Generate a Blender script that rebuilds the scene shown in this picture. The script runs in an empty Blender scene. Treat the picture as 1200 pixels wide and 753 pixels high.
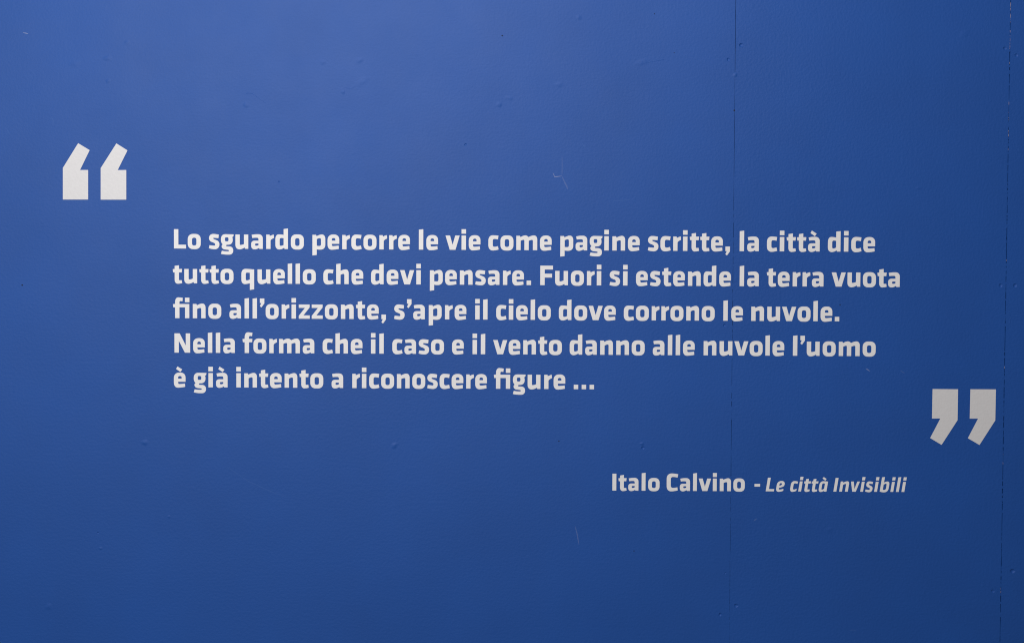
import bpy, bmesh, math, random
from mathutils import Vector, Matrix
from mathutils.geometry import tessellate_polygon

scene = bpy.context.scene
col = scene.collection
random.seed(7)

# ------------------------------------------------------------------ camera
W, H = 1200.0, 753.0                       # measuring grid of the photograph
FPX = 1167.0                               # focal length on that grid
CAM_POS = Vector((0.0, -3.5, 1.50))
PITCH, ROLL = -math.atan(FPX / 50000.0), math.radians(0.29)
cam_data = bpy.data.cameras.new("camera")
cam_data.sensor_width = 36.0
cam_data.lens = 36.0 * FPX / W
cam_data.clip_start, cam_data.clip_end = 0.05, 100
cam = bpy.data.objects.new("camera", cam_data)
col.objects.link(cam)
# roll is about the viewing axis: the horizontal falls to the right in the picture
CAM_ROT = Matrix.Rotation(math.pi / 2 + PITCH, 3, 'X') @ Matrix.Rotation(ROLL, 3, 'Z')
cam.matrix_world = Matrix.Translation(CAM_POS) @ CAM_ROT.to_4x4()
scene.camera = cam


def wall_point(px, py):
    """measured spot of the photograph -> (x, z) on the wall plane y = 0"""
    d = CAM_ROT @ Vector(((px - W / 2) / FPX, (H / 2 - py) / FPX, -1.0))
    t = -CAM_POS.y / d.y
    p = CAM_POS + d * t
    return p.x, p.z


MPP = (wall_point(610, 376)[0] - wall_point(590, 376)[0]) / 20.0   # metres per measured pixel

# ------------------------------------------------------------------ light
world = bpy.data.worlds.new("World")
scene.world = world
world.use_nodes = True
bg = world.node_tree.nodes["Background"]
bg.inputs[0].default_value = (0.93, 0.97, 1.0, 1)
bg.inputs[1].default_value = 0.13


def area_lamp(name, loc, target, size, size_y, power, color):
    l = bpy.data.lights.new(name, 'AREA')
    l.shape = 'RECTANGLE'
    l.size, l.size_y, l.energy, l.color = size, size_y, power, color
    o = bpy.data.objects.new(name, l)
    col.objects.link(o)
    o.location = loc
    o.rotation_euler = (Vector(target) - Vector(loc)).to_track_quat('-Z', 'Y').to_euler()
    return o


area_lamp("window_light", (-2.4, -5.6, 3.2), (-0.5, 0, 1.55), 2.6, 1.8, 214, (0.905, 0.965, 1.0))
area_lamp("ceiling_light", (-0.4, -2.8, 4.2), (-0.12, 0, 1.6), 2.4, 1.6, 74, (1.0, 0.98, 1.0))

scene.render.engine = 'CYCLES'
scene.cycles.pixel_filter_type = 'BLACKMAN_HARRIS'
scene.cycles.filter_width = 1.1
scene.view_settings.view_transform = 'Standard'
scene.view_settings.look = 'None'
scene.view_settings.gamma = 1
scene.view_settings.use_curve_mapping = False
scene.view_settings.exposure = 0.0
scene.render.resolution_x, scene.render.resolution_y = 1024, 642


# ------------------------------------------------------------------ materials
class NT:
    def __init__(s, name):
        s.m = bpy.data.materials.new(name)
        s.m.use_nodes = True
        s.t = s.m.node_tree
        s.bsdf = s.t.nodes["Principled BSDF"]

    def n(s, kind, **kw):
        nd = s.t.nodes.new(kind)
        for k, v in kw.items():
            if k in nd.inputs:
                nd.inputs[k].default_value = v
            else:
                setattr(nd, k, v)
        return nd

    def l(s, a, b):
        s.t.links.new(a, b)


def paint_material(name, base, rough, peel, streak):
    k = NT(name)
    geo = k.n('ShaderNodeNewGeometry')
    pos = geo.outputs['Position']
    # colour: worn roller paint, very slight drift
    n1 = k.n('ShaderNodeTexNoise', Scale=2.1, Detail=5.0, Roughness=0.6)
    k.l(pos, n1.inputs['Vector'])
    n2 = k.n('ShaderNodeTexNoise', Scale=240.0, Detail=3.0, Roughness=0.7)
    k.l(pos, n2.inputs['Vector'])
    add = k.n('ShaderNodeMath', operation='MULTIPLY_ADD')
    k.l(n2.outputs[0], add.inputs[0]); add.inputs[1].default_value = 0.95
    k.l(n1.outputs[0], add.inputs[2])
    mr = k.n('ShaderNodeMapRange')
    mr.inputs['From Min'].default_value, mr.inputs['From Max'].default_value = 0.62, 1.33
    mr.inputs['To Min'].default_value, mr.inputs['To Max'].default_value = 0.90, 1.10
    k.l(add.outputs[0], mr.inputs['Value'])
    vm = k.n('ShaderNodeVectorMath', operation='SCALE')
    vm.inputs[0].default_value = base
    k.l(mr.outputs[0], vm.inputs['Scale'])
    k.l(vm.outputs[0], k.bsdf.inputs['Base Color'])
    # sheen varies where the wall has been rubbed
    n3 = k.n('ShaderNodeTexNoise', Scale=5.0, Detail=6.0, Roughness=0.65)
    k.l(pos, n3.inputs['Vector'])
    mr2 = k.n('ShaderNodeMapRange')
    mr2.inputs['To Min'].default_value, mr2.inputs['To Max'].default_value = rough - 0.05, rough + 0.05
    k.l(n3.outputs[0], mr2.inputs['Value'])
    k.l(mr2.outputs[0], k.bsdf.inputs['Roughness'])
    # relief: roller stipple, horizontal skim marks, slow waviness of the board
    b1 = k.n('ShaderNodeTexNoise', Scale=105.0, Detail=4.0, Roughness=0.55)
    k.l(pos, b1.inputs['Vector'])
    mp = k.n('ShaderNodeMapping')
    mp.inputs['Scale'].default_value = (16, 16, 110)
    mp.inputs['Rotation'].default_value = (0, math.radians(14), 0)
    k.l(pos, mp.inputs['Vector'])
    b2 = k.n('ShaderNodeTexNoise', Scale=1.0, Detail=4.0, Roughness=0.6)
    k.l(mp.outputs[0], b2.inputs['Vector'])
    b3 = k.n('ShaderNodeTexNoise', Scale=1.3, Detail=2.0, Roughness=0.4)
    k.l(pos, b3.inputs['Vector'])
    prev = None
    for nd, dist in ((b3, 0.010), (b2, streak), (b1, peel)):
        bp = k.n('ShaderNodeBump', Strength=1.0, Distance=dist)
        k.l(nd.outputs[0], bp.inputs['Height'])
        if prev:
            k.l(prev.outputs[0], bp.inputs['Normal'])
        prev = bp
    k.l(prev.outputs[0], k.bsdf.inputs['Normal'])
    k.bsdf.inputs['Specular IOR Level'].default_value = 0.5
    return k.m


def plain_material(name, base, rough, bump=0.0):
    k = NT(name)
    geo = k.n('ShaderNodeNewGeometry')
    nz = k.n('ShaderNodeTexNoise', Scale=60.0, Detail=4.0, Roughness=0.6)
    k.l(geo.outputs['Position'], nz.inputs['Vector'])
    mr = k.n('ShaderNodeMapRange')
    mr.inputs['To Min'].default_value, mr.inputs['To Max'].default_value = 0.95, 1.05
    k.l(nz.outputs[0], mr.inputs['Value'])
    vm = k.n('ShaderNodeVectorMath', operation='SCALE')
    vm.inputs[0].default_value = base
    k.l(mr.outputs[0], vm.inputs['Scale'])
    k.l(vm.outputs[0], k.bsdf.inputs['Base Color'])
    k.bsdf.inputs['Roughness'].default_value = rough
    if bump:
        b1 = k.n('ShaderNodeTexNoise', Scale=105.0, Detail=4.0, Roughness=0.55)
        k.l(geo.outputs['Position'], b1.inputs['Vector'])
        bp = k.n('ShaderNodeBump', Strength=1.0, Distance=bump)
        k.l(b1.outputs[0], bp.inputs['Height'])
        k.l(bp.outputs[0], k.bsdf.inputs['Normal'])
    return k.m


BLUE = (0.0038, 0.0660, 0.304)
M_paint = paint_material("blue_wall_paint", BLUE, 0.62, 0.0007, 0.00025)
M_paint2 = paint_material("blue_wall_paint_stippled", BLUE, 0.62, 0.0010, 0.00025)
M_dark = plain_material("dark_joint", (0.006, 0.014, 0.04), 0.9)
M_vinyl_lifted = plain_material("white_vinyl_lifted", (0.83, 0.772, 0.742), 0.5, 0.0004)  # halo brightness around the small lettering is put into this paler base colour
M_vinyl_quotes = plain_material("white_vinyl_quotes", (0.70, 0.652, 0.635), 0.5, 0.0006)  # same white vinyl on the quote marks, without the brightness painted into the text
M_scuff = plain_material("bright_scuff", (0.17, 0.21, 0.40), 0.7)
M_scuff_mid = plain_material("pale_scuff", (0.055, 0.112, 0.335), 0.7)
M_scuff_faint = plain_material("faint_scuff", (0.014, 0.080, 0.318), 0.65)
M_chip = plain_material("bare_filler", (0.36, 0.28, 0.33), 0.9)


# ------------------------------------------------------------------ object helpers
def link(name, me, mat, parent=None, loc=(0, 0, 0)):
    if mat and not me.materials:
        me.materials.append(mat)
    o = bpy.data.objects.new(name, me)
    col.objects.link(o)
    o.location = loc
    if parent:
        o.parent = parent
    return o


def empty(name, loc, label, cat, group=None):
    o = bpy.data.objects.new(name, None)
    col.objects.link(o)
    o.location = loc
    o.empty_display_size = 0.1
    o["label"], o["category"] = label, cat
    if group:
        o["group"] = group
    return o


def rounded(pts, steps=7, k=0.60):
    """closed outline; a point may carry a corner radius"""
    n = len(pts)
    P = [Vector((p[0], p[1])) for p in pts]
    R = [p[2] if len(p) > 2 else 0.0 for p in pts]
    L = [(P[(i + 1) % n] - P[i]).length for i in range(n)]
    din = [R[i] for i in range(n)]
    dout = [R[i] for i in range(n)]
    for i in range(n):
        j = (i + 1) % n
        s = dout[i] + din[j]
        if s > L[i] and s > 0:
            f = L[i] / s * 0.999
            dout[i] *= f
            din[j] *= f
    out = []
    for i in range(n):
        if R[i] <= 0:
            out.append(P[i].copy())
            continue
        a = P[i] + (P[i - 1] - P[i]).normalized() * din[i]
        b = P[i] + (P[(i + 1) % n] - P[i]).normalized() * dout[i]
        c1, c2 = a.lerp(P[i], k), b.lerp(P[i], k)
        for s in range(steps + 1):
            t = s / steps
            out.append(a * (1 - t) ** 3 + c1 * 3 * t * (1 - t) ** 2 + c2 * 3 * t * t * (1 - t) + b * t ** 3)
    res = []
    for p in out:
        if not res or (p - res[-1]).length > 0.3:
            res.append(p)
    if (res[0] - res[-1]).length < 0.3:
        res.pop()
    return res


def cut_sheet(name, loops, scale, thick, y_back, shear=0.0):
    """a flat cut-out with real thickness; loops = outline then holes, in (x, up)"""
    loops3 = []
    for lp in loops:
        loops3.append([Vector(((p.x + shear * p.y) * scale, p.y * scale, 0)) for p in lp])
    tris = tessellate_polygon(loops3)
    flat = [v for lp in loops3 for v in lp]
    n = len(flat)
    verts = [(v.x, y_back - thick, v.y) for v in flat] + [(v.x, y_back, v.y) for v in flat]
    faces = []
    for a, b, c in tris:
        va, vb, vc = flat[a], flat[b], flat[c]
        ar = (vb.x - va.x) * (vc.y - va.y) - (vb.y - va.y) * (vc.x - va.x)
        faces.append((a, b, c) if ar > 0 else (a, c, b))
    o = 0
    for lp in loops3:
        m = len(lp)
        for i in range(m):
            j = (i + 1) % m
            faces.append((o + i, o + j, n + o + j, n + o + i))
        o += m
    me = bpy.data.meshes.new(name)
    me.from_pydata(verts, [], faces)
    bm = bmesh.new(); bm.from_mesh(me)
    for f in bm.faces:
        if abs(f.normal.y) < 0.5:
            pass
    bm.to_mesh(me); bm.free()
    me.update()
    return me


# ------------------------------------------------------------------ the wall
wall = empty("wall", (0, 0, 0), "blue painted panel wall carrying the white quotation, with two vertical joints at right", "wall")
X_L, Z0, Z1 = -3.2, 0.0, 3.1
S1 = wall_point(858.4, 376)[0]
S2 = wall_point(1178.2, 376)[0]
X_R = S2 + 0.96
TH = 0.018


def z_of(py, px=860):
    return wall_point(px, py)[1]


def edge_line(x, side, width_fn, step=0.012):
    """an irregular board edge, bottom to top"""
    pts, z, w = [], Z0, random.Random(int(abs(x) * 1000) + (side > 0) * 5)
    drift = 0.0
    while z < Z1:
        drift = drift * 0.8 + w.uniform(-1, 1) * 0.00022
        pts.append((x + side * max(0.0, width_fn(z) / 2) + drift * 0.6, z))
        z += step * w.uniform(0.5, 1.4)
    pts.append((x + side * width_fn(Z1) / 2, Z1))
    return pts


def smooth_rand(seed, period):
    w = random.Random(seed)
    table = [w.random() for _ in range(200)]

    def f(z):
        t = z / period
        i = int(math.floor(t)); u = t - i
        u = u * u * (3 - 2 * u)
        return table[i % 200] * (1 - u) + table[(i + 1) % 200] * u
    return f


nA, nB = smooth_rand(3, 0.09), smooth_rand(11, 0.03)
nC, nD = smooth_rand(23, 0.05), smooth_rand(31, 0.016)


def gap1(z):
    top = z_of(250)
    base = 0.0016 if z > top else 0.0012
    if z < z_of(709):
        base = 0.0007
    return base * (0.35 + 0.65 * nA(z) + 0.4 * nB(z))


def gap2(z):
    return 0.0030 * max(0.15, 0.25 + 0.6 * nC(z) + 0.55 * nD(z))


# countersunk, painted-over screws beside the joints: (spot, radius in measured px, depth)
PITS = [(868.5, 53, 1.9, .0030), (853.5, 70, 1.7, .0026), (1177.5, 57, 1.6, .0022), (1191, 65, 1.8, .0026),
        (849, 381, 1.4, .0024), (1172.5, 334.5, 1.9, .0022), (1189.5, 334.5, 2.0, .0030),
        (1186.5, 668.5, 2.2, .0034), (1163.5, 692, 1.6, .0022), (862.5, 709, 1.9, .0026), (844, 719.5, 1.7, .0030),
        (753.5, 524.5, 1.6, .0026), (327, 213, 0.9, .0016), (545.5, 169.5, 1.2, .0018), (850, 671, 0.9, .0016),
        (115, 624, 1.0, .0016)]


def pit_ring(px, py, r_px):
    x, z = wall_point(px, py)
    rr = random.Random(int(px * 3 + py))
    n = 14
    ph = rr.uniform(0, 6)
    return x, z, [Vector((x + math.cos(2 * math.pi * i / n) * r_px * MPP * (1 + 0.16 * math.sin(2 * math.pi * i / n * 2 + ph)) * rr.uniform(0.93, 1.07),
                          z + math.sin(2 * math.pi * i / n) * r_px * MPP * rr.uniform(0.93, 1.07))) for i in range(n)]


def panel(left, right, mat, x_lo, x_hi):
    outline = left[::-1] + []          # down the left edge, then up the right edge
    ring = [Vector((x, z)) for x, z in outline] + [Vector((x, z)) for x, z in right]
    loops, pits = [ring], []
    for px, py, r, dep in PITS:
        x, z, hole = pit_ring(px, py, r * 1.25)
        if x_lo < x < x_hi:
            loops.append(hole[::-1])
            pits.append((x, z, hole, dep))
    me = cut_sheet("wall_panel", loops, 1.0, TH, TH)
    o = link("wall_panel", me, mat, wall)
    for x, z, hole, dep in pits:       # the dimple itself: a smooth bowl continuing the face inwards
        n, rings = len(hole), 6
        v, f = [], []
        for k in range(rings):
            t = 1 - k / rings
            y = dep * (1 - t * t) ** 0.8
            v += [((h.x - x) * t, y, (h.y - z) * t) for h in hole]
        v.append((0, dep, 0))
        for k in range(rings - 1):
            for i in range(n):
                j = (i + 1) % n
                f.append((k * n + i, k * n + j, (k + 1) * n + j, (k + 1) * n + i))
        for i in range(n):
            f.append(((rings - 1) * n + i, (rings - 1) * n + (i + 1) % n, rings * n))
        pm = bpy.data.meshes.new("screw_dimple")
        pm.from_pydata(v, [], f)
        for p in pm.polygons:
            p.use_smooth = True
        link("screw_dimple", pm, mat, o, (x, 0, z))
    return o


p1 = panel([(X_L, Z0), (X_L, Z1)], edge_line(S1, -1, gap1), M_paint, X_L, S1)
p2 = panel(edge_line(S1, 1, gap1), edge_line(S2, -1, gap2), M_paint2, S1, S2)
p3 = panel(edge_line(S2, 1, gap2), [(X_R, Z0), (X_R, Z1)], M_paint2, S2, X_R)


def box_mesh(name, boxes):
    v, f = [], []
    for (x0, x1, y0, y1, z0, z1) in boxes:
        b = len(v)
        v += [(x0, y0, z0), (x1, y0, z0), (x1, y1, z0), (x0, y1, z0), (x0, y0, z1), (x1, y0, z1), (x1, y1, z1), (x0, y1, z1)]
        f += [(b, b + 3, b + 2, b + 1), (b + 4, b + 5, b + 6, b + 7), (b, b + 1, b + 5, b + 4),
              (b + 1, b + 2, b + 6, b + 5), (b + 2, b + 3, b + 7, b + 6), (b + 3, b, b + 4, b + 7)]
    me = bpy.data.meshes.new(name)
    me.from_pydata(v, [], f)
    return me


# backing battens seen through the joints
for sx in (S1, S2):
    link("backing_batten", box_mesh("backing_batten", [(sx - 0.04, sx + 0.04, TH + 0.001, TH + 0.03, Z0, Z1)]), M_dark, wall)

# crumbs of bare filler standing in the right joint, thick near the top
rc = random.Random(5)


def crumbs(name, n, py_fn, x, mat, wmin, wmax, hmin, hmax, y0):
    v, f = [], []
    for _ in range(n):
        z = z_of(py_fn(), 1180)
        cx = x + rc.uniform(-0.0006, 0.0006)
        w, h = rc.uniform(wmin, wmax), rc.uniform(hmin, hmax)
        yy = y0 + rc.uniform(-0.0004, 0.0006)
        b = len(v)
        m = 6
        ring = []
        for i in range(m):
            a = 2 * math.pi * i / m
            ring.append((cx + math.cos(a) * w / 2 * rc.uniform(0.6, 1.2), z + math.sin(a) * h / 2 * rc.uniform(0.7, 1.2)))
        v += [(px, yy, pz) for px, pz in ring] + [(px, yy + 0.006, pz) for px, pz in ring]
        f.append(tuple(b + i for i in range(m)))
        for i in range(m):
            j = (i + 1) % m
            f.append((b + i, b + m + i, b + m + j, b + j))
    me = bpy.data.meshes.new(name)
    me.from_pydata(v, [], f)
    bm = bmesh.new(); bm.from_mesh(me)
    bmesh.ops.recalc_face_normals(bm, faces=bm.faces)
    bm.to_mesh(me); bm.free()
    o = link(name, me, mat, wall)
    o["kind"] = "stuff"
    return o


def py_top():
    r = rc.random()
    if r < 0.28:
        return rc.uniform(3, 26)
    if r < 0.55:
        return rc.uniform(34, 60)
    if r < 0.85:
        return rc.uniform(68, 190)
    return rc.uniform(190, 720)


crumbs("filler_crumbs", 50, py_top, S2, M_chip, 0.0006, 0.0022, 0.002, 0.014, 0.0006)
crumbs("paint_crumbs", 110, lambda: rc.uniform(0, 753), S2, M_paint2, 0.002, 0.0045, 0.004, 0.016, 0.0001)
crumbs("paint_crumbs", 40, lambda: rc.uniform(240, 753), S1, M_paint2, 0.0015, 0.003, 0.006, 0.03, 0.0001)


# lumps and filled screw heads: a low swelling with an off-centre hollow
def dome(name, px, py, r_px, h, hollow, stretch=1.0, ang=0.0, mat=None):
    x, z = wall_point(px, py)
    r = r_px * MPP
    rings, seg = 9, 22
    prof = []
    for i in range(rings):
        t = i / (rings - 1)                       # 0 centre, 1 rim
        y = h * (0.5 + 0.5 * math.cos(math.pi * t))
        if hollow:
            y = y * (1 - 0.98 * math.exp(-(t / 0.42) ** 2))
            y *= 1.5
        prof.append((t * r, y))
    v = [(0, -prof[0][1], 0)]
    rr = random.Random(int(px * 7 + py))
    wob = [rr.uniform(0.8, 1.2) for _ in range(seg)]
    wob = [(wob[i] + wob[i - 1] + wob[(i + 1) % seg]) / 3 for i in range(seg)]
    ca, sa = math.cos(ang), math.sin(ang)
    for (rad, y) in prof[1:]:
        for s in range(seg):
            a = 2 * math.pi * s / seg
            ux, uz = math.cos(a) * rad * wob[s] * stretch, math.sin(a) * rad * wob[s]
            v.append((ux * ca - uz * sa, -y, ux * sa + uz * ca))
    f = [(0, 1 + s, 1 + (s + 1) % seg) for s in range(seg)]
    for i in range(len(prof) - 2):
        for s in range(seg):
            a, b = 1 + i * seg + s, 1 + i * seg + (s + 1) % seg
            f.append((a, a + seg, b + seg, b))
    me = bpy.data.meshes.new(name)
    me.from_pydata(v, [], f)
    bm = bmesh.new(); bm.from_mesh(me)
    bmesh.ops.recalc_face_normals(bm, faces=bm.faces)
    if sum(fc.normal.y for fc in bm.faces) > 0:
        bmesh.ops.reverse_faces(bm, faces=bm.faces)
    for fc in bm.faces:
        fc.smooth = True
    bm.to_mesh(me); bm.free()
    par = p1 if x < S1 else (p2 if x < S2 else p3)
    return link(name, me, mat or (M_paint if x < S1 else M_paint2), par, (x, -0.00005, z))


for px, py, r, h, st, an in ((170, 518, 4.2, .0016, 1.3, 0), (462, 521.5, 4.2, .0016, 1.3, .6), (752, 519.5, 2.6, .0014, 1.3, -.3),
                             (585, 122.5, 4.0, .0015, 1.1, .3), (421, 71, 4.5, .0012, 1.3, .5), (126, 68.5, 4.5, .0012, 1.5, .1),
                             (88, 74.5, 5.0, .0009, 1.8, .1), (378, 73, 4, .0011, 1.2, 0), (288, 123, 4, .0013, 1.2, -.6),
                             (655, 99, 4, .0010, 1.6, 0), (678, 20.5, 3.5, .0013, 1.3, -.6), (752, 73, 5, .0008, 2.4, .3),
                             (402, 108, 3.0, .0012, 1, 0), (424, 96, 6, .0008, 2.2, .6), (597, 115, 3.5, .0010, 1.6, -.4),
                             (861.5, 88, 3.2, .0016, 1, 0), (127, 95, 3.5, .0010, 1.3, .6),
                             (149, 50, 4.5, .0008, 1, 0), (118, 642, 2.2, .0012, 1.4, 0),
                             (198, 605, 2.5, .0010, 1.0, 0), 
                             (1130, 40, 5, .0006, 2.2, .6),
                             (57, 710, 5, .0010, 1.2, .4), (1076, 220, 3, .0007, 1.5, .2), (972, 620, 4, .0007, 1.7, .2)):
    dome("paint_lump", px, py, r, h, False, st, an)
# dark pin holes: tiny dark specks
for px, py, r in ((588.5, 42, 0.8), (984.5, 357, 0.7), (860.5, 129.5, 1.0), (26, 334, 0.9), (743, 645, 0.7), (655, 516.5, 0.7),
                  (767, 16.5, 0.6), (790, 62, 0.5)):
    dome("pin_hole_speck", px, py, r, 0.0001, False, 1, 0, M_dark)


# scratches and scuffs: thin proud ribbons
def ribbon(pts_px, w_px, mat, h=0.00012, name="scuff_mark"):
    P = [Vector(wall_point(*p)) for p in pts_px]
    # resample with smooth interpolation
    Q = []
    for i in range(len(P) - 1):
        for s in range(6):
            Q.append(P[i].lerp(P[i + 1], s / 6))
    Q.append(P[-1])
    n = len(Q)
    rr = random.Random(int(pts_px[0][0]))
    o0 = Q[0].copy()
    v = []
    for i, q in enumerate(Q):
        d = (Q[min(i + 1, n - 1)] - Q[max(i - 1, 0)]).normalized()
        nn = Vector((-d.y, d.x))
        t = i / (n - 1)
        w = w_px * MPP * 0.5 * (math.sin(math.pi * min(0.97, max(0.03, t))) ** 0.5) * rr.uniform(0.65, 1.2)
        a, b = q - o0 + nn * w, q - o0 - nn * w
        c = q - o0
        v += [(a.x, -0.00004, a.y), (c.x, -h, c.y), (b.x, -0.00004, b.y)]
    f = []
    for i in range(n - 1):
        k = 3 * i
        f += [(k, k + 1, k + 4, k + 3), (k + 1, k + 2, k + 5, k + 4)]
    me = bpy.data.meshes.new(name)
    me.from_pydata(v, [], f)
    bm = bmesh.new(); bm.from_mesh(me)
    bmesh.ops.recalc_face_normals(bm, faces=bm.faces)
    if sum(fc.normal.y for fc in bm.faces) > 0:
        bmesh.ops.reverse_faces(bm, faces=bm.faces)
    bm.to_mesh(me); bm.free()
    par = p1 if o0.x < S1 else (p2 if o0.x < S2 else p3)
    return link(name, me, mat, par, (o0.x, 0, o0.y))


ribbon([(648, 202.5), (650, 207.3), (654, 206.8), (658.5, 206.3)], 0.9, M_scuff)
ribbon([(658.6, 182), (658.8, 195), (658.6, 206.5)], 1.0, M_scuff_mid)
ribbon([(658.6, 206.5), (661, 212), (664, 218), (665.5, 222)], 1.8, M_scuff_mid)
ribbon([(682, 168), (686, 173)], 1.8, M_scuff_faint)
ribbon([(718, 235.3), (730, 235), (738, 234)], 1.3, M_scuff_faint)
ribbon([(674, 616), (676.5, 626), (678.5, 638)], 1.3, M_scuff_mid)
ribbon([(572.5, 437), (575, 432.5), (577, 428)], 0.9, M_scuff_faint)
ribbon([(1014.5, 431.5), (1017, 433), (1019.5, 434.8)], 0.9, M_scuff)
ribbon([(1055, 434), (1060, 437)], 0.7, M_scuff_mid)
ribbon([(883, 610), (887, 607)], 1.1, M_scuff_mid)
ribbon([(27, 38.5), (30, 39), (33, 39.8)], 1.1, M_scuff)
ribbon([(60, 137), (62, 141), (63.5, 146)], 1.6, M_scuff_faint)
ribbon([(5, 148), (8, 152), (11, 158)], 0.8, M_scuff_faint)
ribbon([(266, 547), (290, 563), (312, 573), (336, 583)], 1.0, M_scuff_faint)
ribbon([(214, 232), (216, 236)], 1.0, M_scuff_faint)
ribbon([(862.4, 86), (862, 89)], 1.2, M_scuff_mid)
ribbon([(996, 738), (1000, 737.5), (1004, 739)], 1.4, M_scuff_faint)
for a in ([(295, 109.5), (299, 111.5), (304, 115.5), (311.5, 121)], [(288, 110), (291, 109), (295, 109.8)],
          [(404, 103), (412, 104), (422, 97), (432, 93)], [(750, 75), (765, 72), (778, 70)],
          [(1184, 371.5), (1191, 370.5), (1199, 370)], [(1184, 371.5), (1183.5, 378)]):
    ribbon(a, 1.4, M_paint, 0.00035, "paint_ridge")

# ------------------------------------------------------------------ the letter shapes
U = MPP / 18.83                      # one outline unit in metres
G = {}                               # char -> (outline loops, left bearing, right bearing, extra loops)


def inset(loop, d):
    n = len(loop)
    area = sum(loop[i].x * loop[(i + 1) % n].y - loop[(i + 1) % n].x * loop[i].y for i in range(n))
    s = 1 if area > 0 else -1
    out = []
    for i in range(n):
        e1 = (loop[i] - loop[i - 1]).normalized()
        e2 = (loop[(i + 1) % n] - loop[i]).normalized()
        n1, n2 = Vector((-e1.y, e1.x)) * s, Vector((-e2.y, e2.x)) * s
        m = n1 + n2
        m = m / max(0.5, m.dot(n1)) if m.length > 1e-6 else n1
        out.append(loop[i] + m * d)
    return out


def g(ch, lb, rb, outer, *holes, extra=None):
    if ch[0] == '/':
        G[ch] = (lb, rb, [inset(rounded(outer), 2.2)] + [inset(rounded(h), -2.2) for h in holes], extra)
        return
    G[ch] = (lb, rb, [inset(rounded(outer), 0.9)] + [inset(rounded(h), -0.9) for h in holes], extra)


SQ = [(0, 0), (100, 0), (100, 100), (0, 100)]
O = [(0, -12, 118), (288, -12, 118), (288, 324, 118), (0, 324, 118)]
OH = [(96, 70, 42), (191, 70, 42), (191, 239, 42), (96, 239, 42)]
g('o', 25, 25, O, OH)
g('L', 38, 10, [(0, 0), (268, 0), (268, 86), (99, 86), (99, 427), (0, 427)])
g('s', 20, 18, [(221, 310), (150, 326, 60), (3, 326, 100), (3, 172, 60), (139, 118, 28), (139, 66, 26), (13, 79), (0, 9),
                (70, -12, 60), (234, -12, 105), (234, 163, 62), (97, 217, 22), (97, 240, 20), (213, 232)])
g('g', 15, 0, [(283, 318), (277, 277), (250, 254), (261, 225, 12), (261, 88, 100), (124, 88, 14), (113, 72, 10), (122, 56, 10),
               (272, 52, 85), (272, -130, 90), (75, -130, 60), (0, -112), (20, -42), (80, -54, 60), (176, -54, 18),
               (176, -26, 20), (15, -10, 75), (15, 75, 25), (40, 95), (0, 130, 60), (0, 323, 110), (150, 321, 60)],
  [(90, 165, 26), (167, 165, 26), (167, 250, 26), (90, 250, 26)])
g('u', 37, 37, [(0, 316), (98, 316), (98, 86, 16), (140, 86, 40), (188, 106), (188, 316), (285, 316), (285, 0), (214, 0),
                (204, 27), (135, -12, 55), (0, -12, 100)])
A = [(10, 308), (70, 324, 60), (257, 324, 95), (257, 0), (182, 0), (172, 20), (115, -11, 45), (0, -11, 78), (0, 182, 72),
     (161, 182), (161, 242, 32), (90, 246, 50), (24, 238)]
AH = [(88, 70, 20), (132, 70, 20), (161, 84), (161, 118), (88, 118, 18)]
g('a', 27, 37, A, AH)
g('r', 38, 5, [(0, 0), (0, 316), (74, 316), (82, 285), (120, 308, 40), (168, 317), (173, 240), (125, 224, 40), (97, 188), (97, 0)])
g('d', 25, 38, [(279, 0), (203, 0), (193, 26), (130, -11, 50), (0, -11, 100), (0, 323, 110), (120, 323, 70), (181, 312),
                (181, 440), (279, 453)],
  [(96, 70, 30), (140, 70, 30), (181, 90), (181, 236), (150, 242, 20), (96, 242, 38)])
g('p', 38, 24, [(0, -139), (97, -126), (97, -4), (140, -11, 30), (286, -11, 108), (286, 325, 100), (165, 325, 60), (94, 287),
                (82, 316), (0, 316)],
  [(98, 76), (130, 72, 20), (189, 72, 34), (189, 242, 32), (140, 242, 30), (98, 221)])
E = [(260, 119), (260, 325, 112), (0, 325, 120), (0, -12, 118), (150, -12, 80), (252, 9), (246, 83), (160, 71, 60),
     (96, 71, 34), (96, 119, 4)]
EH = [(95, 190, 5), (173, 190, 5), (173, 247, 36), (95, 247, 36)]
g('e', 25, 27, E, EH)
g('c', 25, 15, [(225, 316), (150, 326, 60), (0, 326, 118), (0, -12, 118), (150, -12, 60), (229, 11), (212, 88), (160, 72, 30),
                (99, 72, 40), (99, 243, 40), (160, 243, 30), (212, 231)])
g('h', 38, 35, [(0, 0), (0, 440), (98, 453), (98, 294), (170, 326, 60), (277, 326, 90), (277, 0), (180, 0), (180, 224, 25),
                (145, 226, 25), (98, 203), (98, 0)])
g('n', 38, 35, [(0, 0), (0, 316), (80, 316), (94, 287), (165, 326, 60), (283, 326, 92), (283, 0), (186, 0), (186, 225, 25),
                (150, 228, 25), (98, 205), (98, 0)])
g('m', 38, 35, [(0, 0), (0, 316), (80, 316), (93, 287), (160, 326, 55), (235, 326, 45), (270, 289), (345, 326, 55),
                (463, 326, 92), (463, 0), (365, 0), (365, 225, 22), (330, 228, 25), (276, 205), (276, 0), (178, 0),
                (178, 225, 22), (145, 228, 25), (98, 205), (98, 0)])
g('l', 38, 38, [(0, 0), (99, 0), (99, 453), (0, 440)])
DOT = ('dot', [(0, 355), (100, 355), (100, 455), (0, 455)])
g('i', 38, 38, [(0, 0), (100, 0), (100, 317), (0, 317)], extra=DOT)
g('t', 10, 10, [(42, 382), (139, 397), (139, 316), (207, 316), (199, 237), (139, 237), (139, 68, 12), (200, 68), (209, 3),
                (150, -12, 50), (42, -12, 92), (42, 237), (9, 237), (0, 310), (42, 316)])
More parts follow.
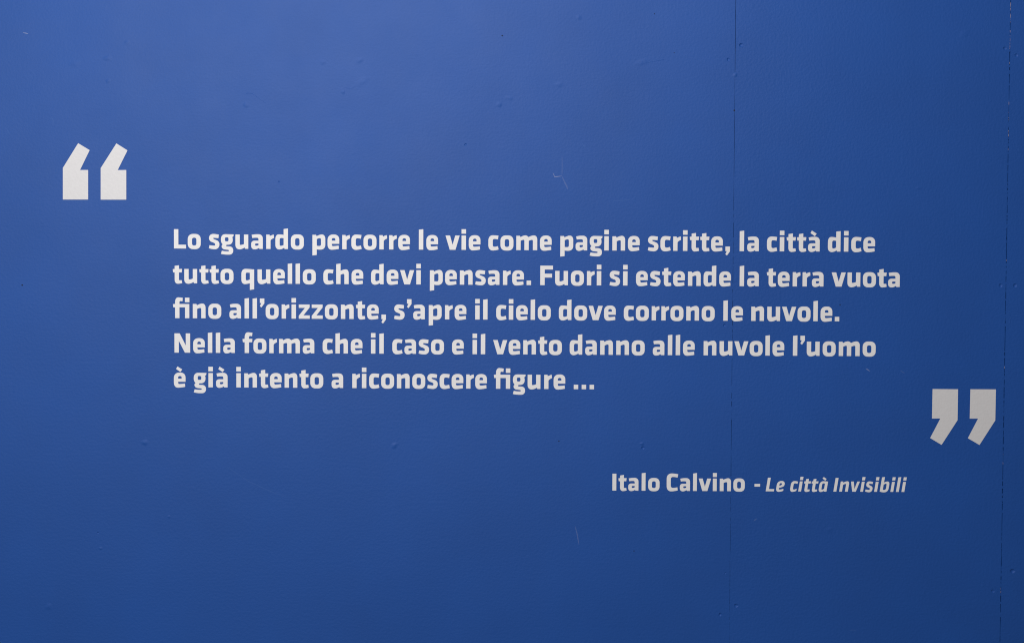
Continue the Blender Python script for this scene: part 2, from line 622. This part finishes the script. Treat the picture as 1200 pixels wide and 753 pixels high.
g('f', 8, -4, [(48, 0), (48, 238), (9, 238), (0, 309), (48, 314), (48, 460, 112), (150, 460, 50), (222, 448), (213, 372),
               (146, 381, 30), (146, 314), (220, 314), (214, 238), (146, 238), (146, 0)])
g('ﬁ', 8, 38, [(48, 0), (48, 238), (9, 238), (0, 309), (48, 314), (48, 460, 112), (150, 460, 50), (220, 448), (212, 372),
               (146, 381, 30), (146, 314), (363, 314), (363, 0), (267, 0), (267, 238), (146, 238), (146, 0)],
  extra=('dot', [(266, 353), (365, 353), (365, 452), (266, 452)]))
g('q', 25, 38, [(283, -126), (186, -141), (186, 6), (120, -12, 60), (0, -12, 100), (0, 325, 112), (150, 325, 80), (283, 314)],
  [(98, 73, 30), (140, 73, 30), (186, 90), (186, 236), (150, 241, 20), (98, 241, 32)])
g('z', 20, 20, [(0, 0), (0, 66), (136, 239), (0, 239), (0, 316), (241, 316), (241, 250), (106, 77), (244, 77), (244, 0)])
g('v', 6, 6, [(0, 316), (101, 316), (158, 112), (215, 316), (314, 316), (222, 0), (94, 0)])
CM = [(0, 102), (101, 102), (101, -6), (37, -97), (0, -70), (31, 0), (0, 0)]
g(',', 30, 30, CM)
g('’', 22, 0, [(x, y + 342) for x, y in CM])
g('.', 30, 45, SQ)
g('F', 38, 8, [(0, 0), (0, 430), (281, 430), (281, 343), (100, 343), (100, 253), (262, 253), (262, 166), (100, 166), (100, 0)])
g('N', 38, 38, [(0, 0), (0, 429), (117, 429), (250, 162), (250, 429), (348, 429), (348, 0), (231, 0), (98, 262), (98, 0)])
g('I', 38, 38, [(0, 0), (101, 0), (101, 427), (0, 427)])
g('C', 28, 15, [(291, 420), (200, 440, 80), (0, 440, 132), (0, -12, 132), (180, -12, 80), (281, 13), (272, 92), (200, 78, 40),
                (105, 78, 52), (105, 350, 52), (200, 350, 40), (274, 336)])
ACC = [(80, 460), (186, 393), (147, 337), (52, 403)]
g('è', 25, 27, E, EH, extra=('accent', ACC))
g('à', 27, 37, A, AH, extra=('accent', ACC))
# slanted lighter letters of the title (drawn upright, slanted when cut)
g('/L', 20, 8, [(0, 0), (186, 0), (186, 53), (67, 53), (67, 306), (0, 306)])
g('/e', 18, 14, [(62, 76), (110, 90, 30), (176, 112, 50), (176, 234, 75), (0, 234, 88), (0, -10, 74), (100, -10, 40), (168, 12),
                 (166, 60), (100, 44, 30), (62, 44, 18)],
  [(62, 128), (112, 142, 26), (112, 184, 30), (62, 184, 32)])
g('/c', 18, 6, [(152, 222), (100, 234, 30), (0, 234, 80), (0, -10, 74), (90, -10, 35), (147, 14), (146, 64), (105, 46, 20),
                (64, 46, 28), (64, 180, 36), (105, 180, 20), (146, 168)])
g('/i', 25, 25, [(0, 0), (67, 0), (67, 228), (0, 228)], extra=('dot', [(0, 256), (66, 256), (66, 328), (0, 328)]))
g('/t', 5, 5, [(30, 277), (96, 287), (96, 230), (152, 230), (148, 178), (96, 178), (96, 49, 12), (150, 49), (152, 6),
               (100, -10, 30), (30, -10, 58), (30, 178), (2, 178), (0, 228), (30, 230)])
g('/à', 18, 25, [(184, 226), (110, 234, 40), (0, 234, 88), (0, -10, 70), (85, -10, 40), (118, 14), (124, 0), (184, 0)],
  [(63, 46, 22), (92, 46, 25), (119, 66), (119, 178), (90, 183, 20), (63, 183, 34)],
  extra=('accent', [(72, 326), (139, 281), (116, 246), (48, 291)]))
g('/I', 28, 28, [(0, 0), (69, 0), (69, 308), (0, 308)])
g('/n', 25, 20, [(0, 0), (0, 230), (54, 230), (62, 206), (115, 235, 40), (195, 235, 58), (195, 0), (128, 0), (128, 170, 18),
                 (105, 174, 20), (66, 152), (66, 0)])
g('/v', 3, 8, [(0, 230), (67, 230), (107, 62), (141, 230), (203, 230), (147, 0), (66, 0)])
g('/s', 10, 12, [(148, 220), (100, 235, 40), (2, 235, 62), (2, 120, 42), (96, 80, 16), (96, 43, 18), (6, 56), (0, 8),
                 (50, -10, 40), (158, -10, 66), (158, 114, 40), (65, 156, 16), (65, 182, 16), (142, 172)])
g('/b', 25, 16, [(0, 6), (0, 326), (66, 334), (66, 214), (115, 235, 40), (190, 235, 70), (190, -10, 88), (50, -10, 40)],
  [(66, 48), (128, 46, 36), (128, 182, 28), (100, 182, 22), (66, 162)])
g('/l', 25, 25, [(0, 0), (67, 0), (67, 334), (0, 326)])
g('-', 0, 0, [(0, 103), (126, 103), (126, 166), (0, 166)])

mesh_cache = {}
VT, VB = 0.0004, -0.0003             # vinyl thickness, back of the vinyl over the paint


def width(ch):
    return max(p.x for p in G[ch][2][0])


def glyph_mesh(ch, size):
    key = (ch, size)
    if key not in mesh_cache:
        sh = 0.155 if ch[0] == '/' else 0.0
        nm = {',': 'comma', '’': 'apostrophe', '.': 'full_stop', '-': 'dash'}.get(ch, 'letter')
        body = cut_sheet(nm, G[ch][2], U * size, VT, VB, sh)
        ex = G[ch][3]
        if ex:
            ex = (ex[0], cut_sheet(ex[0], [rounded(ex[1])], U * size, VT, VB, sh))
        mesh_cache[key] = (nm, body, ex)
    return mesh_cache[key]


def put_word(parent, text, x0, x1, size, ybase):
    """letters of one word, set so that it runs from x0 to x1 (measured) on the baseline"""
    chars = []
    i = 0
    while i < len(text):
        if text[i] == '/':
            chars.append(text[i:i + 2]); i += 2
        else:
            chars.append(text[i]); i += 1
    pos, x = [], 0.0
    for j, ch in enumerate(chars):
        if j:
            x += G[chars[j - 1]][1] + G[ch][0]
        pos.append(x)
        x += width(ch)
    want = (x1 - x0) * 18.83 / size
    track = (want - x) / max(1, len(chars) - 1) if len(chars) > 1 else 0.0
    if abs(track) > 6:
        print("WORD", text, "track %.1f" % track)
    for j, ch in enumerate(chars):
        px = x0 + (pos[j] + track * j) * size / 18.83
        wx, wz = wall_point(px, ybase(px))
        nm, me, ex = glyph_mesh(ch, size)
        loc = (wx - parent.location.x, 0, wz - parent.location.z)
        o = link(nm, me, M_vinyl_lifted, parent, loc)
        if ex:
            link(ex[0], ex[1], M_vinyl_lifted, o)


def text_line(name, label, words, base, size=1.0, cat="lettering", group=None):
    x0 = words[0][1]
    wx, wz = wall_point(x0, base(x0))
    root = empty(name, (wx, 0, wz), label, cat, group)
    for w in words:
        put_word(root, w[0], w[1], w[2], w[3] if len(w) > 3 else size, base)
    return root


def dots(base_x):
    return [('.', base_x + k * 9.27, base_x + k * 9.27 + 5.3) for k in range(3)]


GRP = "lines of the quotation"
text_line("text_line", "top line of the white quotation, starting with Lo sguardo and ending with dice",
          [("Lo", 203.9, 235.3), ("sguardo", 244.8, 356.1), ("percorre", 366.1, 480.4), ("le", 490.8, 513.3), ("vie", 522.0, 563.0),
           ("come", 572.2, 646.4), ("pagine", 656.5, 749.5), ("scritte,", 759.1, 855.3), ("la", 866.6, 889.1), ("città", 898.6, 960.4),
           ("dice", 970.0, 1025.3)], lambda x: 291.15 + (x - 203) * 0.0047, group=GRP)
text_line("text_line", "second line of the white quotation, starting with tutto quello and ending with vuota",
          [("tutto", 202.5, 273.7), ("quello", 282.9, 370.1), ("che", 378.9, 425.7), ("devi", 434.8, 493.1), ("pensare.", 503.7, 622.3),
           ("Fuori", 633.0, 704.5), ("si", 714.2, 735.3), ("estende", 745.2, 856.4), ("la", 866.6, 889.1), ("terra", 898.3, 964.9),
           ("vuota", 974.3, 1054.2)], lambda x: 331.75 + (x - 203) * 0.0052, group=GRP)
text_line("text_line", "third line of the white quotation, starting with fino and ending with le nuvole",
          [("ﬁno", 202.7, 259.4), ("all’orizzonte,", 268.9, 452.3), ("s’apre", 461.8, 546.5), ("il", 556.8, 571.3), ("cielo", 581.4, 645.4),
           ("dove", 654.8, 721.5), ("corrono", 730.9, 837.4), ("le", 847.5, 870.5), ("nuvole.", 880.2, 983.4)],
          lambda x: 372.6 + (x - 203) * 0.0048, group=GRP)
text_line("text_line", "fourth line of the white quotation, starting with Nella forma and ending with uomo",
          [("Nella", 204.5, 275.3), ("forma", 284.2, 368.4), ("che", 378.1, 424.8), ("il", 434.7, 449.7), ("caso", 459.7, 520.3),
           ("e", 529.7, 543.6), ("il", 553.7, 568.6), ("vento", 577.8, 658.4), ("danno", 667.5, 755.4), ("alle", 764.9, 814.0),
           ("nuvole", 824.4, 918.9), ("l’uomo", 929.0, 1026.0)], lambda x: 413.0 + (x - 203) * 0.0050, group=GRP)
text_line("text_line", "bottom line of the white quotation, starting with è già intento and ending in three dots",
          [("è", 203.8, 218.0), ("già", 227.1, 266.8), ("intento", 277.0, 378.9), ("a", 388.6, 402.4), ("riconoscere", 412.8, 570.6),
           ("ﬁgure", 578.6, 662.4)] + dots(672.3), lambda x: 453.35 + (x - 203) * 0.0050, group=GRP)
AS = 0.882
base6 = lambda x: 574.35 + (x - 720) * 0.0050
text_line("author_lettering", "bold white author name Italo Calvino below the quotation",
          [("Italo", 717.5, 772.9), ("Calvino", 781.1, 872.7)], base6, AS)
text_line("title_lettering", "slanted small white book title Le città Invisibili after the dash",
          [("/L/e", 897.1, 918.1), ("/c/i/t/t/à", 925.3, 968.4), ("/I/n/v/i/s/i/b/i/l/i", 976.4, 1059.6)], base6, 1.0)
x, z = wall_point(884.0, base6(884))
d = link("dash", glyph_mesh('-', 1.0)[1], M_vinyl_lifted, None, (x, 0, z))
d["label"], d["category"] = "short white dash between the author name and the slanted title", "dash"


def quote(name, label, ox, oy, strokes):
    root = None
    first = None
    for s in strokes:
        pts = [Vector(wall_point(ox + a / 8.37, oy + b / 8.37)) for a, b in s]
        o0 = pts[0]
        if root is None:
            root = empty(name, (o0.x, 0, o0.y), label, "quotation mark")
            first = o0
        loop = [p - o0 for p in pts]
        me = cut_sheet("mark", [loop], 1.0, VT, VB)
        link("mark", me, M_vinyl_quotes, root, (o0.x - first.x, 0, o0.y - first.y))


quote("opening_quotation_mark", "large white opening quotation mark at upper left of the text", 60, 155,
      [[(115, 660), (363, 660), (363, 370), (284, 370), (378, 176), (265, 108), (115, 350)],
       [(486, 661), (737, 661), (737, 370), (653, 371), (749, 178), (640, 110), (486, 352)]])
quote("closing_quotation_mark", "large white closing quotation mark at lower right beside the joint", 1080, 445,
      [[(107, 88), (101, 377), (183, 377), (83, 568), (195, 635), (352, 393), (357, 90)],
       [(478, 90), (471, 378), (553, 378), (453, 570), (567, 636), (722, 395), (728, 91)]])
